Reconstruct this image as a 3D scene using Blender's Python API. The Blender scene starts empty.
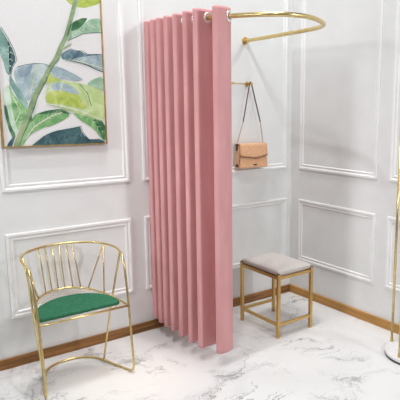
import bpy, bmesh, math, random
from mathutils import Vector, Matrix
random.seed(4)
C = bpy.context.scene.collection
V = Vector

# ------------------------------------------------------------------ materials
def new_mat(name):
    m = bpy.data.materials.new(name); m.use_nodes = True
    nt = m.node_tree; nt.nodes.clear()
    out = nt.nodes.new('ShaderNodeOutputMaterial'); b = nt.nodes.new('ShaderNodeBsdfPrincipled')
    nt.links.new(b.outputs[0], out.inputs[0])
    return m, nt, b

def lin(r, g, b):
    f = lambda c: (c/255/12.92) if c/255 <= .04045 else ((c/255+.055)/1.055)**2.4
    return (f(r), f(g), f(b), 1)

def noise(nt, scale, detail=4, rough=.5, stretch=None, vec=None):
    tc = nt.nodes.new('ShaderNodeTexCoord'); n = nt.nodes.new('ShaderNodeTexNoise')
    n.inputs['Scale'].default_value = scale; n.inputs['Detail'].default_value = detail
    n.inputs['Roughness'].default_value = rough
    src = vec or tc.outputs['Object']
    if stretch:
        mp = nt.nodes.new('ShaderNodeMapping'); mp.inputs['Scale'].default_value = stretch
        nt.links.new(src, mp.inputs[0]); src = mp.outputs[0]
    nt.links.new(src, n.inputs['Vector'])
    return n

def ramp(nt, fac, stops):
    r = nt.nodes.new('ShaderNodeValToRGB'); e = r.color_ramp.elements
    while len(e) < len(stops): e.new(.5)
    for k, (p, c) in zip(e, stops): k.position = p; k.color = c
    nt.links.new(fac, r.inputs[0])
    return r

def bump(nt, b, height, strength, dist=.002):
    bp = nt.nodes.new('ShaderNodeBump'); bp.inputs['Strength'].default_value = strength
    bp.inputs['Distance'].default_value = dist
    nt.links.new(height, bp.inputs['Height']); nt.links.new(bp.outputs[0], b.inputs['Normal'])

def mottled(name, c1, c2, scale=30, rough=.5, metal=0, spec=.5, bstr=0, stretch=None, sheen=0, lo=.35, hi=.65, detail=4):
    m, nt, b = new_mat(name)
    n = noise(nt, scale, detail, stretch=stretch)
    r = ramp(nt, n.outputs['Fac'], [(lo, c1), (hi, c2)])
    nt.links.new(r.outputs[0], b.inputs['Base Color'])
    b.inputs['Roughness'].default_value = rough; b.inputs['Metallic'].default_value = metal
    b.inputs['Specular IOR Level'].default_value = spec
    if sheen:
        b.inputs['Sheen Weight'].default_value = sheen; b.inputs['Sheen Roughness'].default_value = .35
        b.inputs['Sheen Tint'].default_value = c2
    if bstr: bump(nt, b, n.outputs['Fac'], bstr)
    return m

M = {}
M['wall'] = mottled('white_wall_paint', lin(226,226,225), lin(230,230,229), 6, .55, spec=.3)
M['trim'] = mottled('white_gloss_paint', lin(233,232,231), lin(237,236,235), 6, .35, spec=.4)
M['gold'] = mottled('satin_gold', lin(212,188,126), lin(226,204,146), 40, .3, metal=1)
M['brass'] = mottled('brushed_brass', lin(204,168,104), lin(218,184,122), 60, .36, metal=1, stretch=(1,1,6))
M['rod'] = mottled('pale_brass', lin(216,192,132), lin(228,206,150), 40, .3, metal=1)
M['silver'] = mottled('polished_silver', lin(235,233,234), lin(246,244,245), 40, .25, metal=.6)
M['green'] = mottled('green_velvet', lin(36,98,70), lin(48,112,82), 55, .75, spec=.25, bstr=.15, sheen=.25)
M['leather'] = mottled('greige_leather', lin(200,191,186), lin(208,200,195), 70, .42, bstr=.12, spec=.4)
M['tan'] = mottled('tan_leather', lin(216,164,124), lin(226,177,138), 50, .5, bstr=.1, spec=.35)
M['tanedge'] = mottled('dark_leather_edge', lin(84,52,38), lin(100,64,46), 50, .5)
M['chain'] = mottled('rose_gold_chain', lin(196,160,138), lin(214,180,158), 300, .35, metal=.8)
M['board'] = mottled('brown_board', lin(92,66,42), lin(108,78,50), 30, .6)
M['frame'] = mottled('antique_gold_frame', lin(150,118,62), lin(176,144,84), 30, .4, metal=.6)
M['canvas'] = mottled('canvas_white', lin(220,218,217), lin(224,222,221), 90, .8, spec=.2, bstr=.05)
M['rubber'] = mottled('dark_rubber', lin(60,60,68), lin(74,74,82), 30, .5)
M['ironwork'] = mottled('dark_bronze', lin(70,52,36), lin(90,68,48), 30, .4, metal=.7)

# velvet curtain
m, nt, b = new_mat('pink_velvet')
n = noise(nt, 14, 5, stretch=(1, 1, .25))
r = ramp(nt, n.outputs['Fac'], [(.3, lin(207,148,149)), (.7, lin(219,161,162))])
nt.links.new(r.outputs[0], b.inputs['Base Color'])
b.inputs['Roughness'].default_value = .7; b.inputs['Specular IOR Level'].default_value = .25
b.inputs['Sheen Weight'].default_value = .35; b.inputs['Sheen Roughness'].default_value = .3
b.inputs['Sheen Tint'].default_value = lin(245,190,190)
n2 = noise(nt, 260, 2); bump(nt, b, n2.outputs['Fac'], .08)
M['velvet'] = m

# marble floor
m, nt, b = new_mat('white_veined_marble')
tc = nt.nodes.new('ShaderNodeTexCoord')
w = noise(nt, 1.6, 6, .6)
vm = nt.nodes.new('ShaderNodeVectorMath'); vm.operation = 'MULTIPLY_ADD'
nt.links.new(w.outputs['Color'], vm.inputs[0]); vm.inputs[1].default_value = (.9, .9, 0)
nt.links.new(tc.outputs['Object'], vm.inputs[2])
def vein(scale, lo, hi, seed, stretch):
    mp = nt.nodes.new('ShaderNodeMapping'); mp.inputs['Location'].default_value = (seed, seed*.7, 0)
    mp.inputs['Scale'].default_value = stretch; mp.inputs['Rotation'].default_value = (0, 0, .5)
    nt.links.new(vm.outputs[0], mp.inputs[0])
    n = noise(nt, scale, 7, .55, vec=mp.outputs[0])
    s = nt.nodes.new('ShaderNodeMath'); s.operation = 'SUBTRACT'; s.inputs[1].default_value = .5
    nt.links.new(n.outputs['Fac'], s.inputs[0])
    a = nt.nodes.new('ShaderNodeMath'); a.operation = 'ABSOLUTE'; nt.links.new(s.outputs[0], a.inputs[0])
    mr = nt.nodes.new('ShaderNodeMapRange'); mr.interpolation_type = 'SMOOTHSTEP'
    mr.inputs['From Min'].default_value = lo; mr.inputs['From Max'].default_value = hi
    mr.inputs['To Min'].default_value = 1; mr.inputs['To Max'].default_value = 0
    nt.links.new(a.outputs[0], mr.inputs[0])
    return mr.outputs[0]
def mul(a, bb):
    x = nt.nodes.new('ShaderNodeMath'); x.operation = 'MULTIPLY'; nt.links.new(a, x.inputs[0])
    if isinstance(bb, float): x.inputs[1].default_value = bb
    else: nt.links.new(bb, x.inputs[1])
    return x.outputs[0]
msk = noise(nt, 2.0, 3)
mk = nt.nodes.new('ShaderNodeMapRange'); mk.inputs['From Min'].default_value = .43; mk.inputs['From Max'].default_value = .63
nt.links.new(msk.outputs['Fac'], mk.inputs[0])
v1 = mul(vein(1.1, .0, .013, 3.1, (1, 1.7, 1)), mk.outputs[0])
v2 = mul(vein(2.3, .0, .010, 8.4, (1, 1.5, 1)), mk.outputs[0])
v3 = mul(mul(vein(1.1, .0, .06, 3.1, (1, 1.7, 1)), mk.outputs[0]), .17)
mx = nt.nodes.new('ShaderNodeMath'); mx.operation = 'MAXIMUM'; nt.links.new(v1, mx.inputs[0]); nt.links.new(mul(v2, .7), mx.inputs[1])
mx2 = nt.nodes.new('ShaderNodeMath'); mx2.operation = 'MAXIMUM'; nt.links.new(mx.outputs[0], mx2.inputs[0]); nt.links.new(v3, mx2.inputs[1])
r = ramp(nt, mx2.outputs[0], [(0, lin(233,231,230)), (1, lin(140,136,136))])
nt.links.new(r.outputs[0], b.inputs['Base Color'])
b.inputs['Roughness'].default_value = .22; b.inputs['Specular IOR Level'].default_value = .35
M['marble'] = m

# watercolour washes of the painting
def wash(name, c1, c2, c3):
    m, nt, b = new_mat(name)
    n = noise(nt, 9, 5, .6); n.inputs['Distortion'].default_value = 1.2
    r = ramp(nt, n.outputs['Fac'], [(.3, c1), (.5, c2), (.7, c3)])
    g = nt.nodes.new('ShaderNodeGamma'); g.inputs[1].default_value = 1.3
    nt.links.new(r.outputs[0], g.inputs[0]); nt.links.new(g.outputs[0], b.inputs['Base Color'])
    b.inputs['Roughness'].default_value = .8; b.inputs['Specular IOR Level'].default_value = .2
    return m
W = {
 'lime': wash('wash_lime', lin(168,186,92), lin(190,202,116), lin(212,218,160)),
 'limepale': wash('wash_pale_lime', lin(176,198,140), lin(196,212,160), lin(214,224,186)),
 'deepgreen': wash('wash_deep_green', lin(70,110,92), lin(96,138,104), lin(140,172,136)),
 'green': wash('wash_green', lin(116,166,110), lin(148,190,138), lin(192,214,178)),
 'sage': wash('wash_sage', lin(138,172,150), lin(172,198,176), lin(206,220,206)),
 'slate': wash('wash_slate', lin(84,108,124), lin(124,148,158), lin(176,192,196)),
 'mist': wash('wash_mist', lin(148,166,174), lin(182,196,200), lin(216,222,222)),
 'seafoam': wash('wash_seafoam', lin(120,154,150), lin(158,184,178), lin(200,216,210)),
 'teal': wash('wash_teal', lin(70,98,106), lin(92,122,126), lin(126,152,152)),
 'pale': wash('wash_pale', lin(178,200,176), lin(204,218,202), lin(220,230,218)),
 'stem': wash('wash_stem', lin(132,156,130), lin(160,178,146), lin(188,198,164)),
 'haze': wash('wash_haze', lin(130,148,162), lin(164,178,188), lin(196,206,210)),
 'ink': wash('wash_ink', lin(80,104,110), lin(100,126,128), lin(130,152,150)),
 'vein': wash('wash_vein', lin(206,216,190), lin(216,224,202), lin(226,232,216)),
}

# ------------------------------------------------------------------ helpers
def obj(name, bm, mat, parent=None, smooth=False, bevel=0, seg=2):
    bmesh.ops.recalc_face_normals(bm, faces=bm.faces)
    me = bpy.data.meshes.new(name); bm.to_mesh(me); bm.free()
    for mm in (mat if isinstance(mat, list) else [mat]): me.materials.append(mm)
    if smooth:
        for p in me.polygons: p.use_smooth = True
    o = bpy.data.objects.new(name, me); C.objects.link(o)
    if parent: o.parent = parent; o.matrix_parent_inverse = Matrix.Translation(-V(parent.location))
    if bevel:
        md = o.modifiers.new('bevel', 'BEVEL'); md.width = bevel; md.segments = seg; md.limit_method = 'ANGLE'
    return o

def thing(name, label, cat, loc, group=None):
    o = bpy.data.objects.new(name, None); C.objects.link(o); o.location = loc
    o.empty_display_size = .05
    o['label'] = label; o['category'] = cat
    if group: o['group'] = group
    return o

def struct(name, bm, mat, **k):
    o = obj(name, bm, mat, **k); o['kind'] = 'structure'; return o

def box(bm, lo, hi):
    x0,y0,z0 = lo; x1,y1,z1 = hi
    v = [bm.verts.new(p) for p in ((x0,y0,z0),(x1,y0,z0),(x1,y1,z0),(x0,y1,z0),(x0,y0,z1),(x1,y0,z1),(x1,y1,z1),(x0,y1,z1))]
    for f in ((3,2,1,0),(4,5,6,7),(0,1,5,4),(1,2,6,5),(2,3,7,6),(3,0,4,7)): bm.faces.new([v[i] for i in f])
    return v

def crom(pts, n=8):
    P = [V(p) for p in pts]; P = [P[0]*2-P[1]] + P + [P[-1]*2-P[-2]]; out = []
    for i in range(1, len(P)-2):
        a,b,c,d = P[i-1:i+3]
        for k in range(n):
            t = k/n
            out.append(.5*((2*b)+(c-a)*t+(2*a-5*b+4*c-d)*t*t+(3*b-3*c+d-a)*t**3))
    out.append(P[-2]); return out

def tube(bm, pts, r, sides=10, closed=False):
    P = [V(p) for p in pts]; n = len(P); rings = []
    T = []
    for i in range(n):
        if closed: t = P[(i+1) % n]-P[i-1]
        else: t = P[min(i+1, n-1)]-P[max(i-1, 0)]
        T.append(t.normalized())
    u = T[0].orthogonal().normalized()
    for i in range(n):
        u = (u - T[i]*u.dot(T[i])).normalized(); w = T[i].cross(u)
        rings.append([bm.verts.new(P[i]+(u*math.cos(2*math.pi*k/sides)+w*math.sin(2*math.pi*k/sides))*r) for k in range(sides)])
    for i in range(n if closed else n-1):
        a, b2 = rings[i], rings[(i+1) % n]
        off = 0
        if closed and i == n-1:
            off = min(range(sides), key=lambda s: (b2[s].co-a[0].co).length)
        for k in range(sides):
            bm.faces.new((a[k], a[(k+1) % sides], b2[(k+1+off) % sides], b2[(k+off) % sides]))
    if not closed:
        bm.faces.new(rings[0][::-1]); bm.faces.new(rings[-1])

def disc(bm, c, axis, r, h, seg=32, r2=None):
    """solid drum from c along axis"""
    c = V(c); a = V(axis).normalized(); u = a.orthogonal().normalized(); w = a.cross(u)
    r2 = r if r2 is None else r2
    lo = [bm.verts.new(c+(u*math.cos(t)+w*math.sin(t))*r) for t in (2*math.pi*k/seg for k in range(seg))]
    hi = [bm.verts.new(c+a*h+(u*math.cos(t)+w*math.sin(t))*r2) for t in (2*math.pi*k/seg for k in range(seg))]
    for k in range(seg): bm.faces.new((lo[k], lo[(k+1) % seg], hi[(k+1) % seg], hi[k]))
    bm.faces.new(lo[::-1]); bm.faces.new(hi)

def ball(bm, c, r, u=14, v=10):
    bmesh.ops.create_uvsphere(bm, u_segments=u, v_segments=v, radius=r, matrix=Matrix.Translation(c))

def prism(bm, poly, z0, z1):
    lo = [bm.verts.new((x, y, z0)) for x, y in poly]; hi = [bm.verts.new((x, y, z1)) for x, y in poly]
    n = len(poly)
    for i in range(n): bm.faces.new((lo[i], lo[(i+1) % n], hi[(i+1) % n], hi[i]))
    bm.faces.new(lo[::-1]); bm.faces.new(hi)
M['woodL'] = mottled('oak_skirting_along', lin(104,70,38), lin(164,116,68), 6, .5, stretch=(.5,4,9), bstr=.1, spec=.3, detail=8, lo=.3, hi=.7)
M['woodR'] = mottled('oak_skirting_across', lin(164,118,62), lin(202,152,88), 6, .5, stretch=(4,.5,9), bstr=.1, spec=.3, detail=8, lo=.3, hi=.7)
M['marble2'] = mottled('white_marble_base', lin(226,222,222), lin(240,238,238), 14, .2, spec=.4, detail=8)
# lamp powers, world strength, exposure
LP = [58, 40, 74, 31, 92, .31, .08, 5.5]
LEAVES = [
 ('lime', [(-1.833,2.245),(-1.835,2.211),(-1.813,2.191),(-1.771,2.178),(-1.722,2.178),(-1.678,2.195),(-1.639,2.211),(-1.62,2.225),(-1.617,2.285)]),
 ('deepgreen', [(-1.813,2.075),(-1.788,2.095),(-1.744,2.117),(-1.707,2.121),(-1.733,2.083),(-1.778,2.044),(-1.821,2.034)]),
 ('sage', [(-1.847,1.997),(-1.821,2.034),(-1.778,2.044),(-1.733,2.083),(-1.694,2.116),(-1.624,2.13),(-1.628,2.039),(-1.686,2.034),(-1.749,2.023),(-1.787,2.002),(-1.842,1.974)]),
 ('slate', [(-1.883,1.89),(-1.864,1.908),(-1.827,1.929),(-1.791,1.919),(-1.76,1.921),(-1.73,1.905),(-1.673,1.909),(-1.621,1.912),(-1.62,1.796),(-1.671,1.812),(-1.721,1.834),(-1.77,1.849),(-1.831,1.858),(-1.878,1.867)]),
 ('mist', [(-1.743,1.887),(-1.673,1.903),(-1.622,1.906),(-1.62,1.802),(-1.671,1.818),(-1.746,1.845),(-1.819,1.858),(-1.799,1.877)]),
 ('mist', [(-2.156,1.778),(-2.138,1.807),(-2.097,1.82),(-2.038,1.832),(-1.987,1.832),(-1.954,1.819),(-1.995,1.757),(-2.029,1.703),(-2.058,1.651),(-2.088,1.61),(-2.118,1.661),(-2.147,1.717)]),
 ('haze', [(-2.137,1.785),(-2.125,1.808),(-2.081,1.818),(-2.047,1.823),(-2.061,1.782),(-2.085,1.753),(-2.118,1.752)]),
 ('seafoam', [(-2.224,2.046),(-2.21,2.021),(-2.176,1.959),(-2.148,1.895),(-2.138,1.846),(-2.165,1.8),(-2.176,1.755),(-2.196,1.776),(-2.207,1.842),(-2.229,1.895)]),
 ('teal', [(-2.176,1.959),(-2.148,1.895),(-2.138,1.846),(-2.165,1.8),(-2.176,1.755),(-2.178,1.811),(-2.164,1.855),(-2.171,1.91)]),
 ('seafoam', [(-2.176,1.766),(-2.162,1.733),(-2.118,1.661),(-2.088,1.61),(-2.091,1.564),(-2.122,1.598),(-2.161,1.666),(-2.184,1.721)]),
 ('green', [(-2.184,1.721),(-2.172,1.66),(-2.132,1.615),(-2.071,1.538),(-2.118,1.501),(-2.154,1.443),(-2.174,1.478),(-2.181,1.535),(-2.186,1.609)]),
 ('pale', [(-2.219,1.676),(-2.185,1.71),(-2.18,1.62),(-2.171,1.518),(-2.154,1.443),(-2.178,1.415),(-2.203,1.524),(-2.22,1.62)]),
 ('deepgreen', [(-2.219,1.598),(-2.204,1.581),(-2.198,1.519),(-2.186,1.461),(-2.167,1.421),(-2.184,1.398),(-2.202,1.45),(-2.218,1.536)]),
 ('teal', [(-2.184,1.41),(-2.167,1.421),(-2.18,1.386),(-2.193,1.353),(-2.22,1.352),(-2.213,1.373)]),
 ('deepgreen', [(-2.071,1.535),(-2.123,1.495),(-2.143,1.443),(-2.162,1.415),(-2.116,1.431),(-2.073,1.5)]),
 ('green', [(-2.085,1.494),(-2.048,1.541),(-1.995,1.558),(-1.937,1.567),(-1.895,1.57),(-1.842,1.537),(-1.889,1.504),(-1.972,1.466),(-2.001,1.464),(-2.089,1.424),(-2.138,1.351),(-2.155,1.351)]),
 ('deepgreen', [(-2.048,1.541),(-1.995,1.558),(-1.937,1.567),(-1.895,1.57),(-1.842,1.537),(-1.908,1.549),(-1.991,1.541)]),
 ('limepale', [(-1.987,1.6),(-1.982,1.682),(-1.956,1.729),(-1.903,1.742),(-1.84,1.736),(-1.739,1.721),(-1.625,1.684),(-1.624,1.486),(-1.737,1.521),(-1.832,1.552),(-1.918,1.582)]),
 ('mist', [(-1.958,1.706),(-1.933,1.724),(-1.898,1.731),(-1.85,1.721),(-1.809,1.698),(-1.78,1.656),(-1.841,1.667),(-1.9,1.683),(-1.959,1.676)]),
 ('lime', [(-1.99,1.64),(-1.959,1.676),(-1.9,1.683),(-1.841,1.667),(-1.793,1.656),(-1.758,1.601),(-1.734,1.571),(-1.815,1.583),(-1.905,1.6),(-1.981,1.605)]),
 ('green', [(-1.835,1.552),(-1.737,1.524),(-1.628,1.486),(-1.626,1.374),(-1.646,1.371),(-1.677,1.42),(-1.727,1.465),(-1.788,1.503)]),
 ('deepgreen', [(-1.711,1.515),(-1.628,1.486),(-1.626,1.38),(-1.646,1.375),(-1.67,1.439)]),
 ('mist', [(-1.958,1.793),(-1.922,1.824),(-1.881,1.814),(-1.834,1.792),(-1.787,1.771),(-1.75,1.748),(-1.801,1.74),(-1.861,1.75),(-1.908,1.748),(-1.96,1.758)]),
 ('lime', [(-1.995,1.751),(-1.959,1.787),(-1.926,1.753),(-1.885,1.743),(-1.956,1.729),(-2.004,1.704)]),
 ('sage', [(-1.739,1.724),(-1.693,1.756),(-1.628,1.777),(-1.625,1.684),(-1.683,1.701)]),
 ('teal', [(-2.088,1.352),(-2.058,1.376),(-2.004,1.416),(-1.944,1.439),(-1.883,1.449),(-1.84,1.455),(-1.79,1.466),(-1.785,1.435),(-1.768,1.41),(-1.744,1.381),(-1.679,1.382),(-1.64,1.365),(-1.63,1.355)]),
 ('stem', [(-1.785,2.251),(-1.755,2.255),(-1.763,2.22),(-1.803,2.1),(-1.829,2.004),(-1.862,1.949),(-1.89,1.869),(-1.94,1.811),(-1.992,1.716),(-2.039,1.634),(-2.051,1.576),(-2.109,1.46),(-2.158,1.351),(-2.19,1.351),(-2.142,1.46),(-2.085,1.576),(-2.07,1.633),(-2.02,1.715),(-1.969,1.81),(-1.925,1.87),(-1.891,1.947),(-1.859,2.002),(-1.827,2.097),(-1.79,2.216)]),
 ('stem', [(-1.862,1.938),(-1.813,1.965),(-1.82,1.95),(-1.875,1.919)]),
 ('vein', [(-1.901,1.678),(-1.885,1.737),(-1.879,1.737),(-1.895,1.678)]),
 ('vein', [(-2.075,1.651),(-2.052,1.737),(-2.03,1.824),(-2.026,1.824),(-2.047,1.737),(-2.069,1.651)]),
 ('vein', [(-2.125,1.39),(-2.064,1.471),(-1.968,1.529),(-1.896,1.552),(-1.896,1.546),(-1.963,1.523),(-2.058,1.465),(-2.119,1.39)]),
 ('vein', [(-1.987,1.605),(-1.905,1.594),(-1.785,1.565),(-1.634,1.502),(-1.634,1.495),(-1.785,1.555),(-1.906,1.585),(-1.987,1.597)]),
 ('vein', [(-1.866,1.867),(-1.77,1.861),(-1.625,1.826),(-1.625,1.822),(-1.77,1.855),(-1.866,1.862)]),
 ('vein', [(-2.167,1.495),(-2.136,1.553),(-2.173,1.643),(-2.168,1.643),(-2.131,1.553),(-2.162,1.49)]),
 ('vein', [(-2.101,1.417),(-2.073,1.424),(-2.101,1.421)]),
 ('vein', [(-2.099,1.419),(-2.1,1.448),(-2.102,1.419)]),
 ('vein', [(-2.082,1.44),(-2.05,1.448),(-2.082,1.444)]),
 ('vein', [(-2.08,1.442),(-2.081,1.475),(-2.083,1.442)]),
 ('vein', [(-2.062,1.463),(-2.026,1.472),(-2.063,1.467)]),
 ('vein', [(-2.061,1.465),(-2.061,1.503),(-2.064,1.465)]),
 ('vein', [(-2.039,1.481),(-1.998,1.478),(-2.039,1.485)]),
 ('vein', [(-2.037,1.482),(-2.025,1.524),(-2.04,1.483)]),
 ('vein', [(-2.014,1.498),(-1.968,1.494),(-2.013,1.501)]),
 ('vein', [(-2.012,1.499),(-1.998,1.545),(-2.015,1.5)]),
 ('vein', [(-1.988,1.514),(-1.946,1.511),(-1.987,1.518)]),
 ('vein', [(-1.986,1.516),(-1.973,1.557),(-1.989,1.517)]),
 ('vein', [(-1.964,1.529),(-1.929,1.514),(-1.962,1.532)]),
 ('vein', [(-1.962,1.529),(-1.94,1.562),(-1.964,1.531)]),
 ('vein', [(-1.943,1.534),(-1.912,1.522),(-1.942,1.537)]),
 ('vein', [(-1.941,1.535),(-1.922,1.564),(-1.944,1.537)]),
 ('vein', [(-1.923,1.54),(-1.896,1.53),(-1.921,1.543)]),
 ('vein', [(-1.921,1.541),(-1.904,1.567),(-1.923,1.543)]),
 ('vein', [(-1.959,1.595),(-1.942,1.572),(-1.957,1.596)]),
 ('vein', [(-1.957,1.594),(-1.934,1.614),(-1.959,1.597)]),
 ('vein', [(-1.936,1.591),(-1.917,1.565),(-1.933,1.593)]),
 ('vein', [(-1.934,1.591),(-1.907,1.613),(-1.936,1.594)]),
 ('vein', [(-1.913,1.588),(-1.89,1.558),(-1.91,1.59)]),
 ('vein', [(-1.911,1.588),(-1.879,1.613),(-1.912,1.59)]),
 ('vein', [(-1.882,1.581),(-1.86,1.544),(-1.879,1.583)]),
 ('vein', [(-1.879,1.581),(-1.842,1.605),(-1.881,1.583)]),
 ('vein', [(-1.848,1.573),(-1.824,1.531),(-1.845,1.574)]),
 ('vein', [(-1.845,1.572),(-1.803,1.599),(-1.847,1.575)]),
 ('vein', [(-1.813,1.564),(-1.791,1.527),(-1.81,1.566)]),
 ('vein', [(-1.811,1.563),(-1.772,1.588),(-1.812,1.566)]),
 ('vein', [(-1.777,1.554),(-1.761,1.517),(-1.773,1.555)]),
 ('vein', [(-1.774,1.553),(-1.737,1.571),(-1.776,1.556)]),
 ('vein', [(-1.734,1.537),(-1.72,1.505),(-1.731,1.538)]),
 ('vein', [(-1.732,1.536),(-1.698,1.552),(-1.733,1.539)]),
 ('vein', [(-1.691,1.52),(-1.678,1.492),(-1.688,1.521)]),
 ('vein', [(-1.689,1.519),(-1.659,1.533),(-1.69,1.522)]),
 ('vein', [(-2.068,1.661),(-2.041,1.68),(-2.069,1.664)]),
 ('vein', [(-2.067,1.664),(-2.084,1.689),(-2.07,1.662)]),
 ('vein', [(-2.059,1.691),(-2.025,1.714),(-2.061,1.694)]),
 ('vein', [(-2.058,1.693),(-2.079,1.725),(-2.061,1.692)]),
 ('vein', [(-2.05,1.721),(-2.009,1.748),(-2.052,1.724)]),
 ('vein', [(-2.05,1.723),(-2.074,1.762),(-2.053,1.722)]),
 ('vein', [(-2.043,1.748),(-2.003,1.778),(-2.045,1.751)]),
 ('vein', [(-2.043,1.751),(-2.069,1.787),(-2.045,1.749)]),
 ('vein', [(-2.037,1.773),(-2.004,1.798),(-2.039,1.776)]),
 ('vein', [(-2.037,1.775),(-2.059,1.805),(-2.04,1.773)]),
 ('vein', [(-2.032,1.797),(-2.005,1.818),(-2.033,1.8)]),
 ('vein', [(-2.031,1.8),(-2.049,1.824),(-2.034,1.798)]),
 ('vein', [(-1.845,1.862),(-1.829,1.848),(-1.842,1.864)]),
 ('vein', [(-1.843,1.862),(-1.824,1.876),(-1.844,1.864)]),
 ('vein', [(-1.82,1.86),(-1.802,1.843),(-1.818,1.863)]),
 ('vein', [(-1.818,1.86),(-1.795,1.877),(-1.82,1.863)]),
 ('vein', [(-1.796,1.859),(-1.774,1.838),(-1.793,1.861)]),
 ('vein', [(-1.794,1.858),(-1.767,1.878),(-1.795,1.861)]),
 ('vein', [(-1.771,1.857),(-1.751,1.829),(-1.768,1.859)]),
 ('vein', [(-1.769,1.857),(-1.735,1.875),(-1.77,1.86)]),
 ('vein', [(-1.735,1.849),(-1.717,1.824),(-1.732,1.851)]),
 ('vein', [(-1.733,1.848),(-1.703,1.864),(-1.735,1.851)]),
 ('vein', [(-1.699,1.84),(-1.683,1.819),(-1.696,1.842)]),
 ('vein', [(-1.697,1.84),(-1.671,1.854),(-1.698,1.843)]),
 ('vein', [(-1.662,1.832),(-1.648,1.814),(-1.659,1.834)]),
 ('vein', [(-1.66,1.831),(-1.638,1.843),(-1.661,1.834)]),
 ('vein', [(-1.815,2.003),(-1.793,2.003),(-1.814,2.007)]),
 ('vein', [(-1.813,2.005),(-1.806,2.026),(-1.816,2.005)]),
 ('vein', [(-1.793,2.017),(-1.766,2.016),(-1.792,2.02)]),
 ('vein', [(-1.791,2.018),(-1.782,2.044),(-1.794,2.019)]),
 ('vein', [(-1.77,2.031),(-1.739,2.03),(-1.77,2.034)]),
 ('vein', [(-1.768,2.032),(-1.757,2.063),(-1.772,2.033)]),
 ('vein', [(-1.748,2.045),(-1.714,2.036),(-1.747,2.048)]),
 ('vein', [(-1.746,2.046),(-1.726,2.078),(-1.749,2.047)]),
 ('vein', [(-1.718,2.057),(-1.687,2.049),(-1.716,2.06)]),
 ('vein', [(-1.716,2.057),(-1.698,2.086),(-1.719,2.059)]),
 ('vein', [(-1.687,2.068),(-1.661,2.062),(-1.686,2.072)]),
 ('vein', [(-1.685,2.069),(-1.67,2.094),(-1.688,2.071)]),
 ('vein', [(-1.656,2.08),(-1.634,2.076),(-1.655,2.084)]),
 ('vein', [(-1.654,2.081),(-1.642,2.102),(-1.657,2.083)]),
 ('vein', [(-2.139,1.49),(-2.124,1.506),(-2.141,1.493)]),
 ('vein', [(-2.139,1.493),(-2.154,1.506),(-2.141,1.49)]),
 ('vein', [(-2.137,1.515),(-2.119,1.534),(-2.139,1.517)]),
 ('vein', [(-2.137,1.517),(-2.155,1.534),(-2.14,1.515)]),
 ('vein', [(-2.136,1.539),(-2.114,1.562),(-2.138,1.541)]),
 ('vein', [(-2.136,1.541),(-2.157,1.562),(-2.138,1.539)]),
 ('vein', [(-2.141,1.569),(-2.129,1.599),(-2.144,1.57)]),
 ('vein', [(-2.142,1.571),(-2.17,1.581),(-2.143,1.568)]),
 ('vein', [(-2.154,1.604),(-2.144,1.629),(-2.156,1.605)]),
 ('vein', [(-2.154,1.606),(-2.178,1.613),(-2.156,1.603)]),
 ('vein', [(-2.166,1.638),(-2.159,1.658),(-2.169,1.639)]),
 ('vein', [(-2.167,1.64),(-2.186,1.646),(-2.168,1.637)]),
 ('slate', [(-2.009,1.364),(-1.991,1.352),(-2.007,1.366)]),
 ('slate', [(-2.007,1.364),(-1.999,1.386),(-2.01,1.366)]),
 ('slate', [(-1.983,1.371),(-1.962,1.356),(-1.981,1.373)]),
 ('slate', [(-1.981,1.371),(-1.971,1.396),(-1.984,1.373)]),
 ('slate', [(-1.957,1.378),(-1.933,1.361),(-1.955,1.38)]),
 ('slate', [(-1.955,1.378),(-1.944,1.407),(-1.958,1.38)]),
 ('slate', [(-1.931,1.385),(-1.903,1.365),(-1.929,1.387)]),
 ('slate', [(-1.929,1.385),(-1.916,1.418),(-1.932,1.387)]),
 ('slate', [(-1.901,1.391),(-1.875,1.369),(-1.899,1.394)]),
 ('slate', [(-1.898,1.391),(-1.882,1.422),(-1.901,1.393)]),
 ('slate', [(-1.866,1.397),(-1.843,1.377),(-1.864,1.399)]),
 ('slate', [(-1.864,1.397),(-1.849,1.425),(-1.867,1.399)]),
 ('slate', [(-1.831,1.402),(-1.81,1.385),(-1.829,1.405)]),
 ('slate', [(-1.829,1.403),(-1.816,1.427),(-1.832,1.404)]),
 ('slate', [(-1.796,1.408),(-1.778,1.394),(-1.793,1.411)]),
 ('slate', [(-1.793,1.408),(-1.783,1.429),(-1.796,1.41)]),
 ('green', [(-1.953,1.625),(-1.941,1.617),(-1.951,1.628)]),
 ('green', [(-1.95,1.625),(-1.942,1.638),(-1.953,1.627)]),
 ('green', [(-1.929,1.628),(-1.914,1.619),(-1.927,1.631)]),
 ('green', [(-1.926,1.629),(-1.916,1.644),(-1.929,1.631)]),
 ('green', [(-1.905,1.632),(-1.888,1.62),(-1.902,1.634)]),
 ('green', [(-1.902,1.632),(-1.89,1.65),(-1.905,1.634)]),
 ('green', [(-1.881,1.635),(-1.868,1.616),(-1.878,1.637)]),
 ('green', [(-1.878,1.635),(-1.858,1.649),(-1.88,1.638)]),
 ('green', [(-1.85,1.628),(-1.839,1.611),(-1.847,1.63)]),
 ('green', [(-1.848,1.628),(-1.83,1.641),(-1.85,1.631)]),
 ('green', [(-1.82,1.621),(-1.81,1.606),(-1.817,1.623)]),
 ('green', [(-1.817,1.62),(-1.802,1.632),(-1.819,1.623)]),
 ('green', [(-1.789,1.614),(-1.78,1.602),(-1.786,1.615)]),
 ('green', [(-1.786,1.613),(-1.774,1.623),(-1.788,1.616)]),
 ('vein', [(-1.789,1.532),(-1.784,1.514),(-1.786,1.533)]),
 ('vein', [(-1.787,1.531),(-1.769,1.538),(-1.788,1.535)]),
 ('vein', [(-1.752,1.511),(-1.745,1.487),(-1.749,1.512)]),
 ('vein', [(-1.75,1.51),(-1.725,1.518),(-1.751,1.513)]),
 ('vein', [(-1.714,1.49),(-1.715,1.459),(-1.711,1.49)]),
 ('vein', [(-1.713,1.488),(-1.68,1.49),(-1.713,1.492)]),
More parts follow.
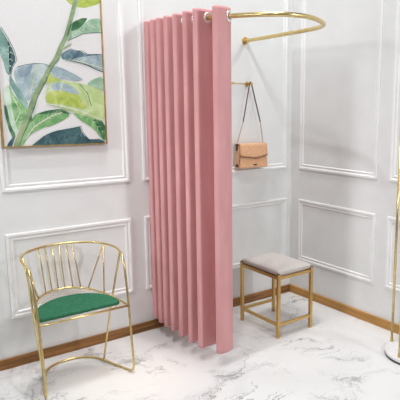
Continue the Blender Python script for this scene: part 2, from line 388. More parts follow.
 ('vein', [(-1.686,1.461),(-1.686,1.435),(-1.683,1.461)]),
 ('vein', [(-1.685,1.459),(-1.658,1.461),(-1.684,1.463)]),
 ('vein', [(-1.658,1.431),(-1.657,1.412),(-1.654,1.431)]),
 ('vein', [(-1.656,1.43),(-1.635,1.431),(-1.656,1.433)]),
 ('vein', [(-2.18,1.955),(-2.188,1.939),(-2.178,1.953)]),
 ('vein', [(-2.18,1.953),(-2.165,1.947),(-2.178,1.955)]),
 ('vein', [(-2.174,1.922),(-2.186,1.902),(-2.172,1.921)]),
 ('vein', [(-2.174,1.92),(-2.155,1.911),(-2.172,1.923)]),
 ('vein', [(-2.168,1.889),(-2.189,1.869),(-2.166,1.887)]),
 ('vein', [(-2.169,1.887),(-2.151,1.869),(-2.166,1.889)]),
 ('vein', [(-2.173,1.852),(-2.189,1.835),(-2.171,1.849)]),
 ('vein', [(-2.173,1.849),(-2.158,1.835),(-2.171,1.852)]),
 ('vein', [(-2.177,1.813),(-2.19,1.8),(-2.176,1.811)]),
 ('vein', [(-2.178,1.811),(-2.166,1.8),(-2.175,1.813)]),
 ('ink!', [(-1.881,1.889),(-1.863,1.907),(-1.865,1.91),(-1.884,1.891)]),
 ('ink!', [(-1.863,1.907),(-1.827,1.927),(-1.827,1.93),(-1.865,1.91)]),
 ('ink!', [(-1.827,1.927),(-1.791,1.917),(-1.791,1.921),(-1.827,1.93)]),
 ('ink!', [(-1.791,1.917),(-1.761,1.92),(-1.76,1.923),(-1.791,1.921)]),
 ('ink!', [(-1.761,1.92),(-1.731,1.904),(-1.729,1.907),(-1.76,1.923)]),
 ('ink!', [(-2.138,1.805),(-2.097,1.819),(-2.097,1.822),(-2.139,1.809)]),
 ('ink!', [(-2.097,1.819),(-2.038,1.83),(-2.038,1.834),(-2.097,1.822)]),
 ('ink!', [(-2.038,1.83),(-1.988,1.83),(-1.987,1.833),(-2.038,1.834)]),
 ('ink!', [(-1.988,1.83),(-1.955,1.817),(-1.953,1.821),(-1.987,1.833)]),
 ('ink!', [(-2.212,2.02),(-2.177,1.958),(-2.174,1.96),(-2.209,2.022)]),
 ('ink!', [(-2.177,1.958),(-2.15,1.894),(-2.147,1.896),(-2.174,1.96)]),
 ('ink!', [(-2.15,1.894),(-2.14,1.846),(-2.137,1.846),(-2.147,1.896)]),
 ('ink!', [(-2.14,1.846),(-2.167,1.801),(-2.164,1.8),(-2.137,1.846)]),
 ('ink!', [(-2.167,1.801),(-2.178,1.755),(-2.175,1.755),(-2.164,1.8)]),
 ('ink!', [(-2.057,1.375),(-2.003,1.415),(-2.005,1.418),(-2.059,1.378)]),
 ('ink!', [(-2.003,1.415),(-1.944,1.437),(-1.944,1.44),(-2.005,1.418)]),
 ('ink!', [(-1.944,1.437),(-1.883,1.448),(-1.884,1.451),(-1.944,1.44)]),
 ('ink!', [(-1.883,1.448),(-1.84,1.453),(-1.841,1.457),(-1.884,1.451)]),
 ('ink!', [(-1.84,1.453),(-1.791,1.464),(-1.789,1.468),(-1.841,1.457)]),
 ('ink!', [(-1.791,1.464),(-1.787,1.434),(-1.784,1.436),(-1.789,1.468)]),
 ('ink!', [(-1.787,1.434),(-1.769,1.409),(-1.766,1.411),(-1.784,1.436)]),
 ('ink!', [(-1.769,1.409),(-1.744,1.379),(-1.743,1.383),(-1.766,1.411)]),
 ('ink!', [(-1.744,1.379),(-1.679,1.38),(-1.678,1.384),(-1.743,1.383)]),
 ('ink!', [(-1.679,1.38),(-1.641,1.363),(-1.639,1.366),(-1.678,1.384)]),
 ('teal!', [(-1.842,1.973),(-1.786,2.0),(-1.787,2.004),(-1.843,1.976)]),
 ('teal!', [(-1.786,2.0),(-1.748,2.021),(-1.749,2.024),(-1.787,2.004)]),
 ('teal!', [(-1.748,2.021),(-1.686,2.032),(-1.686,2.036),(-1.749,2.024)]),
 ('teal!', [(-1.686,2.032),(-1.628,2.037),(-1.628,2.041),(-1.686,2.036)]),
 ('deepgreen!', [(-2.083,1.493),(-2.047,1.539),(-2.049,1.542),(-2.086,1.496)]),
 ('deepgreen!', [(-2.047,1.539),(-1.995,1.556),(-1.996,1.56),(-2.049,1.542)]),
 ('deepgreen!', [(-1.995,1.556),(-1.936,1.565),(-1.937,1.569),(-1.996,1.56)]),
 ('deepgreen!', [(-1.936,1.565),(-1.895,1.568),(-1.894,1.572),(-1.937,1.569)]),
 ('deepgreen!', [(-1.895,1.568),(-1.849,1.538),(-1.847,1.542),(-1.894,1.572)]),
 ('deepgreen!', [(-2.065,1.577),(-2.117,1.461),(-2.112,1.459),(-2.06,1.575)]),
 ('deepgreen!', [(-2.117,1.461),(-2.165,1.353),(-2.161,1.35),(-2.112,1.459)]),
 ('teal!', [(-1.879,1.865),(-1.831,1.856),(-1.83,1.86),(-1.877,1.869)]),
 ('teal!', [(-1.831,1.856),(-1.771,1.847),(-1.769,1.851),(-1.83,1.86)]),
 ('teal!', [(-1.771,1.847),(-1.722,1.832),(-1.72,1.836),(-1.769,1.851)]),
 ('teal!', [(-1.722,1.832),(-1.672,1.81),(-1.67,1.814),(-1.72,1.836)]),
 ('teal!', [(-1.672,1.81),(-1.621,1.794),(-1.619,1.798),(-1.67,1.814)]),
 ('deepgreen!', [(-1.791,1.721),(-1.744,1.668),(-1.74,1.67),(-1.787,1.724)]),
 ('deepgreen!', [(-1.744,1.668),(-1.723,1.589),(-1.718,1.59),(-1.74,1.67)]),
 ('sage!', [(-1.771,2.219),(-1.81,2.099),(-1.807,2.099),(-1.767,2.219)]),
 ('sage!', [(-1.81,2.099),(-1.836,2.004),(-1.833,2.003),(-1.807,2.099)]),
 ('sage!', [(-1.836,2.004),(-1.869,1.95),(-1.866,1.948),(-1.833,2.003)]),
 ('deepgreen!', [(-1.903,1.87),(-1.948,1.812),(-1.944,1.81),(-1.9,1.867)]),
 ('deepgreen!', [(-1.948,1.812),(-1.999,1.717),(-1.995,1.715),(-1.944,1.81)]),
 ('deepgreen!', [(-1.999,1.717),(-2.044,1.635),(-2.04,1.633),(-1.995,1.715)]),
 ('deepgreen!', [(-2.044,1.635),(-2.065,1.576),(-2.06,1.575),(-2.04,1.633)]),
 ('ink!', [(-1.981,1.758),(-1.988,1.735),(-1.982,1.732),(-1.974,1.756)]),
 ('ink!', [(-1.988,1.735),(-2.006,1.712),(-2.001,1.708),(-1.982,1.732)]),
 ('deepgreen!', [(-1.842,2.002),(-1.825,2.05),(-1.834,2.052),(-1.851,2.004)]),
 ('deepgreen!', [(-1.825,2.05),(-1.815,2.074),(-1.823,2.076),(-1.834,2.052)]),
]
# ------------------------------------------------------------------ the room
bm = bmesh.new(); box(bm, (-5.2, -4.2, -.1), (0, 0, 0)); struct('floor', bm, M['marble'])
bm = bmesh.new(); box(bm, (-5.2, 0, -.1), (.12, .12, 3.0)); struct('wall_left', bm, M['wall'])
bm = bmesh.new(); box(bm, (0, -4.2, -.1), (.12, 0, 3.0)); struct('wall_right', bm, M['wall'])
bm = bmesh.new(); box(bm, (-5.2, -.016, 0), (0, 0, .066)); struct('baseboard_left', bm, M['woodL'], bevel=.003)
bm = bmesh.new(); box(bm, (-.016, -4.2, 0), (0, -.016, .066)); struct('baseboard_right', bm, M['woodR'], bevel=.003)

PROF = [(0, 0), (0, .012), (.002, .016), (.014, .017), (.018, .014), (.024, .007), (.030, .006), (.033, .010), (.039, .010), (.043, .004), (.045, 0)]
def moulding(a0, a1, z0, z1, to3):
    bm = bmesh.new(); rings = []
    for (sx, sz) in ((0, 0), (1, 0), (1, 1), (0, 1)):
        ring = []
        for d, h in PROF:
            a = a0+d if sx == 0 else a1-d; z = z0+d if sz == 0 else z1-d
            ring.append(bm.verts.new(to3(a, z, h*.8)))
        rings.append(ring)
    for i in range(4):
        A, B = rings[i], rings[(i+1) % 4]
        for k in range(len(PROF)-1): bm.faces.new((A[k], A[k+1], B[k+1], B[k]))
    return bm
on_left = lambda a, z, h: (a, -h, z)
on_right = lambda a, z, h: (-h, -a, z)
n = 0
for fn, spans in ((on_left, ((-2.2576, -1.4598), (-1.3604, -.0575))), (on_right, ((.1074, .9322), (1.0463, 1.87)))):
    for a0, a1 in spans:
        for z0, z1 in ((1.086, 2.8), (.3086, .833)):
            n += 1
            struct('trim_%d' % n, moulding(a0, a1, z0, z1, fn), M['trim'])

# ------------------------------------------------------------------ painting
pic = thing('framed_painting', 'botanical watercolour of green and blue leaves in a thin gold frame on the wall', 'painting', (-1.93, -.012, 1.345))
PX0, PX1, PZ0, PZ1 = -2.234, -1.626, 1.356, 2.32
bm = bmesh.new(); box(bm, (PX0, -.032, PZ0), (PX1, -.006, PZ1))
keys = list(W)
def clip(poly):
    def half(P, f, ins):
        out = []
        for i in range(len(P)):
            a, b = P[i-1], P[i]
            ia, ib = ins(a), ins(b)
            if ia != ib:
                t = f(a)/(f(a)-f(b)); out.append((a[0]+(b[0]-a[0])*t, a[1]+(b[1]-a[1])*t))
            if ib: out.append(b)
        return out
    for f in (lambda p: p[0]-PX0, lambda p: PX1-p[0], lambda p: p[1]-PZ0, lambda p: PZ1-p[1]):
        if poly: poly = half(poly, f, lambda p, f=f: f(p) >= 0)
    return poly
def rounded(poly):
    out = []
    for i in range(len(poly)):
        a, b = poly[i], poly[(i+1) % len(poly)]
        out += [(a[0]*.8+b[0]*.2, a[1]*.8+b[1]*.2), (a[0]*.2+b[0]*.8, a[1]*.2+b[1]*.8)]
    return out
for i, (mn, poly) in enumerate(LEAVES):
    hard = mn[-1] == '!' or mn == 'vein'; mn = mn.strip('!')
    poly = clip(poly if hard else rounded(poly))
    if len(poly) < 3: continue
    vs = [bm.verts.new((x, -.0323-.00012*i, z)) for x, z in poly]
    f = bm.faces.new(vs); f.material_index = keys.index(mn)+1
    bmesh.ops.triangulate(bm, faces=[f], ngon_method='EAR_CLIP')
obj('canvas', bm, [M['canvas']]+[W[k] for k in keys], pic)
bm = bmesh.new()
fw_ = .007
for lo, hi in (((PX0-fw_, -.042, PZ0-fw_), (PX0, -.002, PZ1+fw_)), ((PX1, -.042, PZ0-fw_), (PX1+fw_, -.002, PZ1+fw_)),
               ((PX0, -.042, PZ0-fw_), (PX1, -.002, PZ0)), ((PX0, -.042, PZ1), (PX1, -.002, PZ1+fw_))): box(bm, lo, hi)
obj('frame', bm, M['frame'], pic, bevel=.001)

# ------------------------------------------------------------------ curtain rod
ROD_Z = 2.10
rod = thing('curtain_rod', 'U-shaped brass curtain rod projecting from the wall above the fitting corner', 'curtain rod', (-.86, 0, ROD_Z))
rp = [(-.484,0,2.083),(-.500,-.28,2.085),(-.517,-.53,2.087),(-.536,-.78,2.089),(-.568,-.902,2.090),(-.612,-.975,2.091),(-.675,-1.03,2.092),(-.782,-1.09,2.093),(-.895,-1.122,2.094),(-1.010,-1.098,2.095),(-1.096,-1.02,2.096),(-1.145,-.925,2.098),(-1.196,-.800,2.1),(-1.245,-.680,2.1),(-1.262,-.54,2.1),(-1.262,-.40,2.1),(-1.240,-.25,2.1),(-1.242,0,2.1)]
bm = bmesh.new(); tube(bm, crom(rp, 8), .0138, 16)
obj('rail', bm, M['rod'], rod, True)
for x, z in ((-.484, 2.083), (-1.242, 2.1)):
    bm = bmesh.new(); disc(bm, (x, 0, z), (0, -1, 0), .030, .010, r2=.027); disc(bm, (x, -.010, z), (0, -1, 0), .021, .018)
    obj('wall_flange', bm, M['brass'], rod, bevel=.002)

# ------------------------------------------------------------------ curtain
cur = thing('curtain', 'floor-length dusty pink velvet curtain gathered in folds on the curved rod', 'curtain', (-1.26, -.4, .088))
outer = [(-1.291,-.798),(-1.331,-.655),(-1.331,-.540),(-1.331,-.422),(-1.331,-.310),(-1.331,-.212),(-1.329,-.126),(-1.324,-.036)]
XI = -1.172
ctl = [(XI+.018, -.738), (XI+.016, -.768), (XI-.012, -.800), (XI-.055, -.819)]
for i, (x, y) in enumerate(outer):
    ctl += [(x+.05, y-.018-(.006 if i == 0 else 0)), (x+.006, y-.021), (x-.003, y-.017), (x-.003, y+.019), (x+.008, y+.023), (x+.05, y+.034)]
    if i < len(outer)-1:
        yn = outer[i+1][1]
        ctl += [(XI-.05, yn-.052), (XI+.008, yn-.046), (XI+.008, yn-.020), (XI-.05, yn-.016)]
ctl.append((XI, -.006))
P = [V((x, y)) for x, y in ctl]
for _ in range(3):
    Q = [P[0]]
    for a, b in zip(P, P[1:]): Q += [a*.75+b*.25, a*.25+b*.75]
    P = Q+[P[-1]]
# resample evenly
L = [0]
for a, b in zip(P, P[1:]): L.append(L[-1]+(b-a).length)
N = int(L[-1]/.0055); path = []; j = 0
for i in range(N+1):
    s = L[-1]*i/N
    while j < len(P)-2 and L[j+1] < s: j += 1
    t = (s-L[j])/max(1e-9, L[j+1]-L[j]); path.append(P[j].lerp(P[j+1], min(1, t)))
def rod_x(y):
    for (x0, y0, _a), (x1, y1, _b) in zip(rp[10:], rp[11:]):
        if y0 <= y <= y1: return x0+(x1-x0)*(y-y0)/(y1-y0)
    return -1.242
cross = []
for i in range(N):
    a, b = path[i], path[i+1]; fa, fb = a.x-rod_x(a.y), b.x-rod_x(b.y)
    if fa*fb <= 0 and fa != fb: cross.append((i, i+fa/(fa-fb)))
ds = L[-1]/N
zs = [.088, .105, .4, .75, 1.1, 1.45, 1.8, 1.98, 2.055]+[2.06+.0055*k for k in range(0, 14)]+[2.1365]
zs = sorted(zs); bm = bmesh.new(); grid = []
for z in zs:
    row = []
    for i, p in enumerate(path):
        f = (2.137-z)/2.05
        sw = .004*f*math.sin(i*.013+1.3)
        back = (p.y+.8)/.78                                    # hangs a touch higher towards the wall
        top = z + (.010-.006*back if z > 2.135 else 0)
        row.append(bm.verts.new((p.x+sw, p.y+sw*.6, top)))
    grid.append(row)
for r_ in range(len(zs)-1):
    for i in range(N):
        zc = (zs[r_]+zs[r_+1])/2
        if abs(zc-ROD_Z) < .03 and any(math.hypot((i+.5-c)*ds, zc-ROD_Z) < .0225 for _, c in cross): continue
        bm.faces.new((grid[r_][i], grid[r_][i+1], grid[r_+1][i+1], grid[r_+1][i]))
cl = obj('cloth', bm, M['velvet'], cur, True)
sd = cl.modifiers.new('thick', 'SOLIDIFY'); sd.thickness = .0024; sd.offset = 0
for i, c in cross:
    a, b = path[max(0, i-1)], path[min(N, i+2)]
    p = path[i].lerp(path[i+1], c-i); t = (b-a).normalized(); nrm = V((-t.y, t.x, 0)); t3 = V((t.x, t.y, 0)); up = V((0, 0, 1))
    bm = bmesh.new(); cen = V((p.x, p.y, ROD_Z)); prof = [(.033, -.002), (.033, .002), (.030, .005), (.023, .005), (.0202, .002), (.0202, -.002), (.023, -.005), (.030, -.005)]
    seg = 28; rings = []
    for k in range(seg):
        th = 2*math.pi*k/seg; d = t3*math.cos(th)+up*math.sin(th)
        rings.append([bm.verts.new(cen+d*r_+nrm*h) for r_, h in prof])
    for k in range(seg):
        A, B = rings[k], rings[(k+1) % seg]
        for q in range(len(prof)): bm.faces.new((A[q], A[(q+1) % len(prof)], B[(q+1) % len(prof)], B[q]))
    g = obj('grommet', bm, M['silver'], cur, True)

# ------------------------------------------------------------------ coat hook rail
hk = thing('wall_hook_rail', 'slim brass wall hook rail with small knobs above the handbag', 'hook', (-.55, 0, 1.764))
bm = bmesh.new(); tube(bm, [(-.66, -.012, 1.764), (-.466, -.012, 1.764)], .0034, 8); obj('bar', bm, M['brass'], hk, True)
for x in (-.466, -.636):
    bm = bmesh.new(); disc(bm, (x, 0, 1.764), (0, -1, 0), .019, .009, 24, .017); obj('wall_mount', bm, M['brass'], hk)
    bm = bmesh.new(); tube(bm, [(x, -.006, 1.764), (x, -.062, 1.764)], .0052, 12); ball(bm, (x, -.062, 1.764), .0105); obj('peg', bm, M['brass'], hk, True)

# ------------------------------------------------------------------ handbag
bag = thing('handbag', 'tan leather flap handbag hanging by its strap from the wall hook', 'handbag', (-.525, -.065, 1.165))
def bagbody(bm, x0, x1, z0, z1, y0, y1, flare):
    """box tapering towards the top"""
    xs = (x0, x1)
    v = [bm.verts.new(p) for p in ((x0-flare, y0, z0), (x1+flare, y0, z0), (x1+flare, y1, z0), (x0-flare, y1, z0),
                                   (x0, y0+.012, z1), (x1, y0+.012, z1), (x1, y1-.006, z1), (x0, y1-.006, z1))]
    for f in ((3,2,1,0),(4,5,6,7),(0,1,5,4),(1,2,6,5),(2,3,7,6),(3,0,4,7)): bm.faces.new([v[i] for i in f])
bm = bmesh.new(); bagbody(bm, -.655, -.405, 1.166, 1.345, -.104, -.024, .012); obj('body', bm, M['tan'], bag, bevel=.008, seg=3)
bm = bmesh.new()
fx0, fx1 = -.662, -.399
edge = [(fx0, 1.262), (fx0+.012, 1.256), (-.60, 1.250), (-.53, 1.240), (-.50, 1.240), (-.44, 1.250), (fx1-.012, 1.258), (fx1, 1.264)]
def fy(z): return -.1085 + (z-1.166)*.062 if z < 1.34 else -.094
rows = []
prof_top = [(-.026, 1.349), (-.060, 1.352), (-.086, 1.351), (-.0955, 1.345)]
pts_rows = []
for x, ze in edge:
    col = [(x, y, z) for y, z in prof_top]
    for k in range(1, 7):
        z = 1.345+(ze-1.345)*k/6; col.append((x, -.0955-(1.345-z)*.085, z))
    pts_rows.append([bm.verts.new(p) for p in col])
for a, b in zip(pts_rows, pts_rows[1:]):
    for k in range(len(a)-1): bm.faces.new((a[k], b[k], b[k+1], a[k+1]))
fl = obj('flap', bm, M['tan'], bag, True)
sd = fl.modifiers.new('thick', 'SOLIDIFY'); sd.thickness = .005; sd.offset = 0
bm = bmesh.new(); tube(bm, [(x, -.1000-(1.345-z)*.085, z-.001) for x, z in edge], .0022, 6); obj('flap_edge', bm, M['tanedge'], bag, True)
bm = bmesh.new(); box(bm, (-.54, -.1085, 1.186), (-.505, -.1025, 1.193)); obj('name_plate', bm, M['ironwork'], bag)
for x, s in ((-.6575, -1), (-.4025, 1)):
    bm = bmesh.new(); box(bm, (x-.006, -.062, 1.30), (x+.006, -.042, 1.352)); obj('strap_tab', bm, M['tanedge'], bag, bevel=.002)
bm = bmesh.new(); tube(bm, [(-.6665, -.098, 1.20), (-.6625, -.096, 1.26), (-.658, -.092, 1.335)], .0024, 6); obj('gusset_piping', bm, M['tanedge'], bag, True)
bm = bmesh.new(); box(bm, (-.672, -.080, 1.176), (-.664, -.050, 1.196)); obj('gusset_buckle', bm, M['ironwork'], bag, bevel=.002)
def strap_seg(a, b, w, t, c=None):
    bm = bmesh.new(); a, b = V(a), V(b); d = (b-a).normalized(); n_ = V((0, -1, 0)); s = d.cross(n_).normalized(); n_ = s.cross(d)
    vs = []
    for p in (a, b): vs.append([bm.verts.new(p+s*sx*w/2+n_*sy*t/2) for sx, sy in ((-1,-1),(1,-1),(1,1),(-1,1))])
    for k in range(4): bm.faces.new((vs[0][k], vs[0][(k+1) % 4], vs[1][(k+1) % 4], vs[1][k]))
    bm.faces.new(vs[0][::-1]); bm.faces.new(vs[1]); return bm
LT, RT = (-.602, -.057, 1.518), (-.436, -.057, 1.518)
LA, RA = (-.5415, -.056, 1.794), (-.5185, -.056, 1.794)
bm = bmesh.new(); tube(bm, crom([LT, LA, (-.530, -.056, 1.8095), RA, RT], 6), .0046, 8)
obj('strap', bm, M['tanedge'], bag, True)
for a, b in ((LT, (-.6575, -.052, 1.35)), (RT, (-.4025, -.052, 1.345))):
    bm = bmesh.new(); a, b = V(a), V(b); k = 26
    for i in range(k):
        c = a.lerp(b, (i+.5)/k); d = (b-a).normalized()
        side = d.cross(V((0, 1, 0))).normalized() if i % 2 else V((0, 1, 0))
        tube(bm, [c+d*math.cos(t)*.0056+side*math.sin(t)*.0034 for t in (2*math.pi*q/10 for q in range(10))], .0013, 5, True)
    obj('chain', bm, M['chain'], bag, True)

bag.location += V((.066, .012, -.041))
# ------------------------------------------------------------------ stool
st = thing('stool', 'square gold framed stool with a padded pale grey leather seat', 'stool', (-.569, -.49, 0))
SX0, SX1, SY0, SY1 = -.722, -.416, -.700, -.279
hw = .011
for x in (SX0, SX1):
    for y in (SY0, SY1):
        bm = bmesh.new(); box(bm, (x-hw, y-hw, 0), (x+hw, y+hw, .458))
        lg = obj('leg', bm, M['brass'], st, bevel=.0015)
        bm = bmesh.new(); box(bm, (x-hw+.0015, y-hw+.0015, .458), (x+hw-.0015, y+hw-.0015, .4625)); obj('cap', bm, M['board'], lg)
def rails(nm, z0, z1, which):
    w = .009
    for k in which:
        bm = bmesh.new()
        if k == 'f': box(bm, (SX0+hw, SY0-w, z0), (SX1-hw, SY0+w, z1))
        if k == 'b': box(bm, (SX0+hw, SY1-w, z0), (SX1-hw, SY1+w, z1))
        if k == 'l': box(bm, (SX0-w, SY0+hw, z0), (SX0+w, SY1-hw, z1))
        if k == 'r': box(bm, (SX1-w, SY0+hw, z0), (SX1+w, SY1-hw, z1))
        obj(nm, bm, M['brass'], st, bevel=.0015)
rails('apron', .421, .443, 'fblr'); rails('stretcher', .084, .104, 'flb')
bm = bmesh.new(); box(bm, (SX0-.004, SY0+.012, .4432), (SX1+.004, SY1-.012, .447)); obj('seat_board', bm, M['board'], st)
bm = bmesh.new()
NX, NY = 28, 36
def seat_pt(i, j, top):
    u, w = math.sin((i/NX-.5)*math.pi), math.sin((j/NY-.5)*math.pi)
    edge = max(0, (1-abs(u)**7)*(1-abs(w)**7))**.42
    z = .472+.018*edge+.013*(1-u*u)*(1-w*w) if top else .4472+.003*(1-edge)
    k = .994 if top else .985
    return ((SX0+SX1)/2+(SX1-SX0+.006)/2*u*k, (SY0+SY1)/2+(SY1-SY0+.006)/2*w*k, z)
g = {}
for t in (0, 1):
    for i in range(NX+1):
        for j in range(NY+1): g[t, i, j] = bm.verts.new(seat_pt(i, j, t))
    for i in range(NX):
        for j in range(NY): bm.faces.new((g[t, i, j], g[t, i+1, j], g[t, i+1, j+1], g[t, i, j+1]))
rim = [(i, 0) for i in range(NX)]+[(NX, j) for j in range(NY)]+[(i, NY) for i in range(NX, 0, -1)]+[(0, j) for j in range(NY, 0, -1)]
for a, c in zip(rim, rim[1:]+rim[:1]): bm.faces.new((g[(0,)+a], g[(0,)+c], g[(1,)+c], g[(1,)+a]))
obj('seat_cushion', bm, M['leather'], st, True)

# ------------------------------------------------------------------ wire chair
XC = -1.987
ch = thing('armchair', 'gold wire tub chair with a green velvet seat cushion below the painting', 'chair', (XC, -.32, 0))
def mir(pts): return [(XC-(x-XC), y, z) for x, y, z in pts]
A_ = lambda dx, y, z: (XC+dx, y, z)
half = [A_(0,-.082,.750), A_(.07,-.089,.750), A_(.138,-.113,.748), A_(.200,-.155,.746), A_(.243,-.215,.743), A_(.267,-.285,.738), A_(.272,-.345,.732), A_(.268,-.396,.722)]
rail_pts = mir(half)[:0:-1]+half
WR = .0068
bm = bmesh.new(); tube(bm, crom(rail_pts, 6), WR, 10); obj('back_rail', bm, M['gold'], ch, True)
legh = [A_(.268,-.396,.722), A_(.2655,-.425,.706), A_(.263,-.446,.675), A_(.261,-.467,.62), A_(.258,-.505,.43), A_(.256,-.538,.19), A_(.2565,-.549,.09), A_(.256,-.549,.045), A_(.252,-.530,.017), A_(.246,-.50,.0075), A_(.236,-.46,.0075)]
for f in (lambda p: p, mir):
    bm = bmesh.new(); tube(bm, crom(f(legh), 6), WR, 10); obj('leg', bm, M['gold'], ch, True)
rearh = [A_(.269,-.388,.724), A_(.227,-.318,.37), A_(.183,-.275,.0075)]
for f in (lambda p: p, mir):
    bm = bmesh.new(); tube(bm, crom(f(rearh), 6), .0058, 10); obj('leg', bm, M['gold'], ch, True)
run = [A_(.236,-.46,.0075), A_(.209,-.37,.0075), A_(.183,-.275,.0075), A_(.158,-.215,.0075), A_(.115,-.167,.0075), A_(.06,-.137,.0075), A_(0,-.128,.0075)]
bm = bmesh.new(); tube(bm, crom(run[:-1]+mir(run)[::-1], 6), WR, 10); obj('floor_runner', bm, M['gold'], ch, True)
zr = lambda y: .419+(y+.51)/.434*.042
ring = [(.256,-.510),(.247,-.43),(.230,-.35),(.209,-.285),(.185,-.22),(.142,-.146),(.078,-.094),(0,-.076)]
rh = [A_(x, y, zr(y)) for x, y in ring]
bm = bmesh.new(); tube(bm, crom(rh[:-1]+mir(rh)[::-1], 6), .006, 10)
tube(bm, [A_(-.256,-.510,.419), A_(.256,-.510,.419)], .006, 10); obj('seat_ring', bm, M['gold'], ch, True)
# lattice under the cushion
poly = [(p[0], p[1]) for p in rh]+[(p[0], p[1]) for p in mir(rh)[::-1][1:]]
def inside_spans(ox, oy, dx, dy):
    ts = []
    for i in range(len(poly)):
        (ax, ay), (bx, by) = poly[i], poly[(i+1) % len(poly)]
        ex, ey = bx-ax, by-ay; den = dx*ey-dy*ex
        if abs(den) < 1e-9: continue
        t = ((ax-ox)*ey-(ay-oy)*ex)/den; s = ((ax-ox)*dy-(ay-oy)*dx)/den
        if 0 <= s < 1: ts.append(t)
    ts.sort(); return ts
bm = bmesh.new()
for sgn in (1, -1):
    d = V((1, sgn*.9)).normalized(); nrm = V((-d.y, d.x))
    for k in range(-14, 15):
        o = V((XC, -.29))+nrm*k*.030; ts = inside_spans(o.x, o.y, d.x, d.y)
        for a, b in zip(ts[::2], ts[1::2]):
            p, q = o+d*a, o+d*b
            tube(bm, [(p.x, p.y, zr(p.y)+sgn*.0008), (q.x, q.y, zr(q.y)+sgn*.0008)], .0010, 5)
obj('seat_lattice', bm, M['gold'], ch, True)
# back spindles
def rail_at(x):
    pts = crom(rail_pts, 12); return min((p for p in pts if p.y > -.34), key=lambda p: abs(p.x-x))
def ring_at(x):
    pts = crom(rh[:-1]+mir(rh)[::-1], 12); return min((p for p in pts if p.y > -.34), key=lambda p: abs(p.x-x))
for dt, db in ((-.114,-.092), (-.075,-.048), (-.030,-.008), (.009,.034), (.054,.078), (.089,.115)):
    bm = bmesh.new(); tube(bm, [rail_at(XC+dt), ring_at(XC+db)], .0042, 8); obj('spindle', bm, M['gold'], ch, True)
for s in (1, -1):
    for db in (.152, .206):
        bm = bmesh.new(); tube(bm, [rail_at(XC+s*.240), ring_at(XC+s*db)], .0046, 8); obj('spindle', bm, M['gold'], ch, True)
# cushion
hc = [(.235,-.476),(.234,-.430),(.214,-.368),(.176,-.318),(.115,-.278),(.058,-.258),(0,-.252)]
cp = [(.224,-.491)]+hc; CX = XC-.019
full = [(x, y) for x, y in cp]+[(-x, y) for x, y in cp[::-1][1:]]
bm = bmesh.new(); lo, hi = [], []
for x, y in full: lo.append(bm.verts.new((CX+x, y, zr(y)+.007))); hi.append(bm.verts.new((CX+x, y, zr(y)+.030)))
k = len(full)
for i in range(k): bm.faces.new((lo[i], lo[(i+1) % k], hi[(i+1) % k], hi[i]))
bm.faces.new(lo[::-1]); bm.faces.new(hi)
obj('seat_cushion', bm, M['green'], ch, False, bevel=.009, seg=4)

# ------------------------------------------------------------------ stand by the right wall
sd_ = thing('floor_stand', 'slender gold stand on a round white marble base beside the right wall', 'stand', (-.184, -1.478, 0))
bm = bmesh.new(); disc(bm, (-.184, -1.478, 0), (0, 0, 1), .212, .014, 64); obj('base_rim', bm, M['rubber'], sd_, bevel=.002)
bm = bmesh.new(); disc(bm, (-.184, -1.478, .014), (0, 0, 1), .212, .016, 64); obj('marble_base', bm, M['marble2'], sd_, bevel=.003)
tops = []
for foot in ((-.199, -1.278, .030), (-.357, -1.464, .030)):
    top = (foot[0], foot[1], 1.50); tops.append(top)
    bm = bmesh.new(); tube(bm, [foot, top], .0085, 14); pl = obj('pole', bm, M['gold'], sd_, True)
    bm = bmesh.new(); disc(bm, foot, (0, 0, 1), .013, .022, 20, .011); obj('foot_collar', bm, M['gold'], pl)
bm = bmesh.new(); tube(bm, tops, .0085, 14); obj('top_bar', bm, M['gold'], sd_, True)

# ------------------------------------------------------------------ light
COOL = (.965, .99, 1)
def area(name, loc, tgt, size, power, col=(1, 1, 1)):
    l = bpy.data.lights.new(name, 'AREA'); l.shape = 'DISK'; l.size = size; l.energy = power; l.color = col
    o = bpy.data.objects.new(name, l); C.objects.link(o); o.location = loc
    o.rotation_euler = (V(tgt)-V(loc)).to_track_quat('-Z', 'Y').to_euler(); return o
area('front_lamp_low', (-.35, -4.9, 2.85), (-1.5, 0, 1.2), .35, LP[0], COOL)
area('left_lamp', (-2.75, -2.5, 4.95), (-.6, -.3, 1.0), .30, LP[1], COOL)
area('ceiling_lamp', (-1.1, -.75, 6.2), (-1.1, -.75, 0), .5, LP[2], COOL)
area('left_rim_fill', (-4.8, -1.15, 2.5), (-1.3, -.5, 1.1), .5, LP[7], COOL).data.spread = math.radians(50)  # unseen lamp added to brighten the left ridges of the curtain folds
area('wall_washer', (-1.9, -.92, 4.25), (-1.9, -.1, .8), .12, LP[3], COOL)
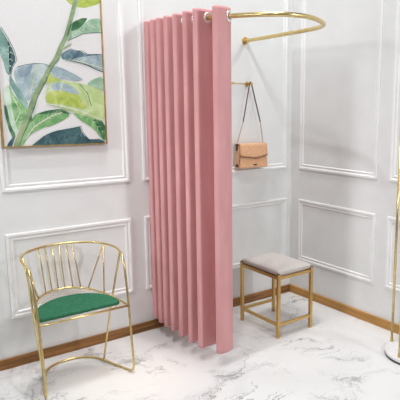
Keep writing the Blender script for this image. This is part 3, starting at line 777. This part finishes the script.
sp = bpy.data.lights.new('warm_spot', 'SPOT'); sp.energy = LP[4]; sp.color = (1, .82, .58); sp.spot_size = math.radians(15); sp.spot_blend = 1; sp.shadow_soft_size = .05
so = bpy.data.objects.new('warm_spot', sp); C.objects.link(so); so.location = (-1.75, -1.5, 3.6)
so.rotation_euler = (V((-1.80, -.60, 0))-so.location).to_track_quat('-Z', 'Y').to_euler()

wd = bpy.data.worlds.new('studio'); bpy.context.scene.world = wd; wd.use_nodes = True
nt = wd.node_tree; bg = nt.nodes['Background']
tc = nt.nodes.new('ShaderNodeTexCoord'); sx = nt.nodes.new('ShaderNodeSeparateXYZ'); nt.links.new(tc.outputs['Generated'], sx.inputs[0])
mr = nt.nodes.new('ShaderNodeMapRange'); mr.inputs['From Min'].default_value = -.2; mr.inputs['From Max'].default_value = 1
nt.links.new(sx.outputs[2], mr.inputs[0])
rr = ramp(nt, mr.outputs[0], [(0, (.40, .41, .41, 1)), (.35, (.60, .61, .615, 1)), (1, (.975, .99, 1, 1))])
nt.links.new(rr.outputs[0], bg.inputs[0]); bg.inputs[1].default_value = LP[5]

# ------------------------------------------------------------------ camera
cam = bpy.data.cameras.new('camera'); co = bpy.data.objects.new('camera', cam); C.objects.link(co)
yaw, pitch, roll, f = 0.70097, 0.16742, 0.00831, 552.650
fw = V((math.sin(yaw)*math.cos(pitch), math.cos(yaw)*math.cos(pitch), -math.sin(pitch)))
rt = V((math.cos(yaw), -math.sin(yaw), 0)); up = rt.cross(fw)
r2 = rt*math.cos(roll)+up*math.sin(roll); u2 = -rt*math.sin(roll)+up*math.cos(roll)
mat = Matrix((r2, u2, -fw)).transposed().to_4x4(); mat.translation = V((-3.0797, -3.4844, 1.6))
co.matrix_world = mat
cam.sensor_width = 36; cam.sensor_fit = 'HORIZONTAL'; cam.lens = f/400*36; cam.clip_start = .05; cam.shift_x = (200-278.381)/400; cam.shift_y = (199.25-200)/400
sc = bpy.context.scene; sc.camera = co
sc.view_settings.view_transform = 'Standard'; sc.view_settings.look = 'None'
sc.view_settings.exposure = LP[6]; sc.view_settings.gamma = 1; sc.view_settings.use_curve_mapping = False
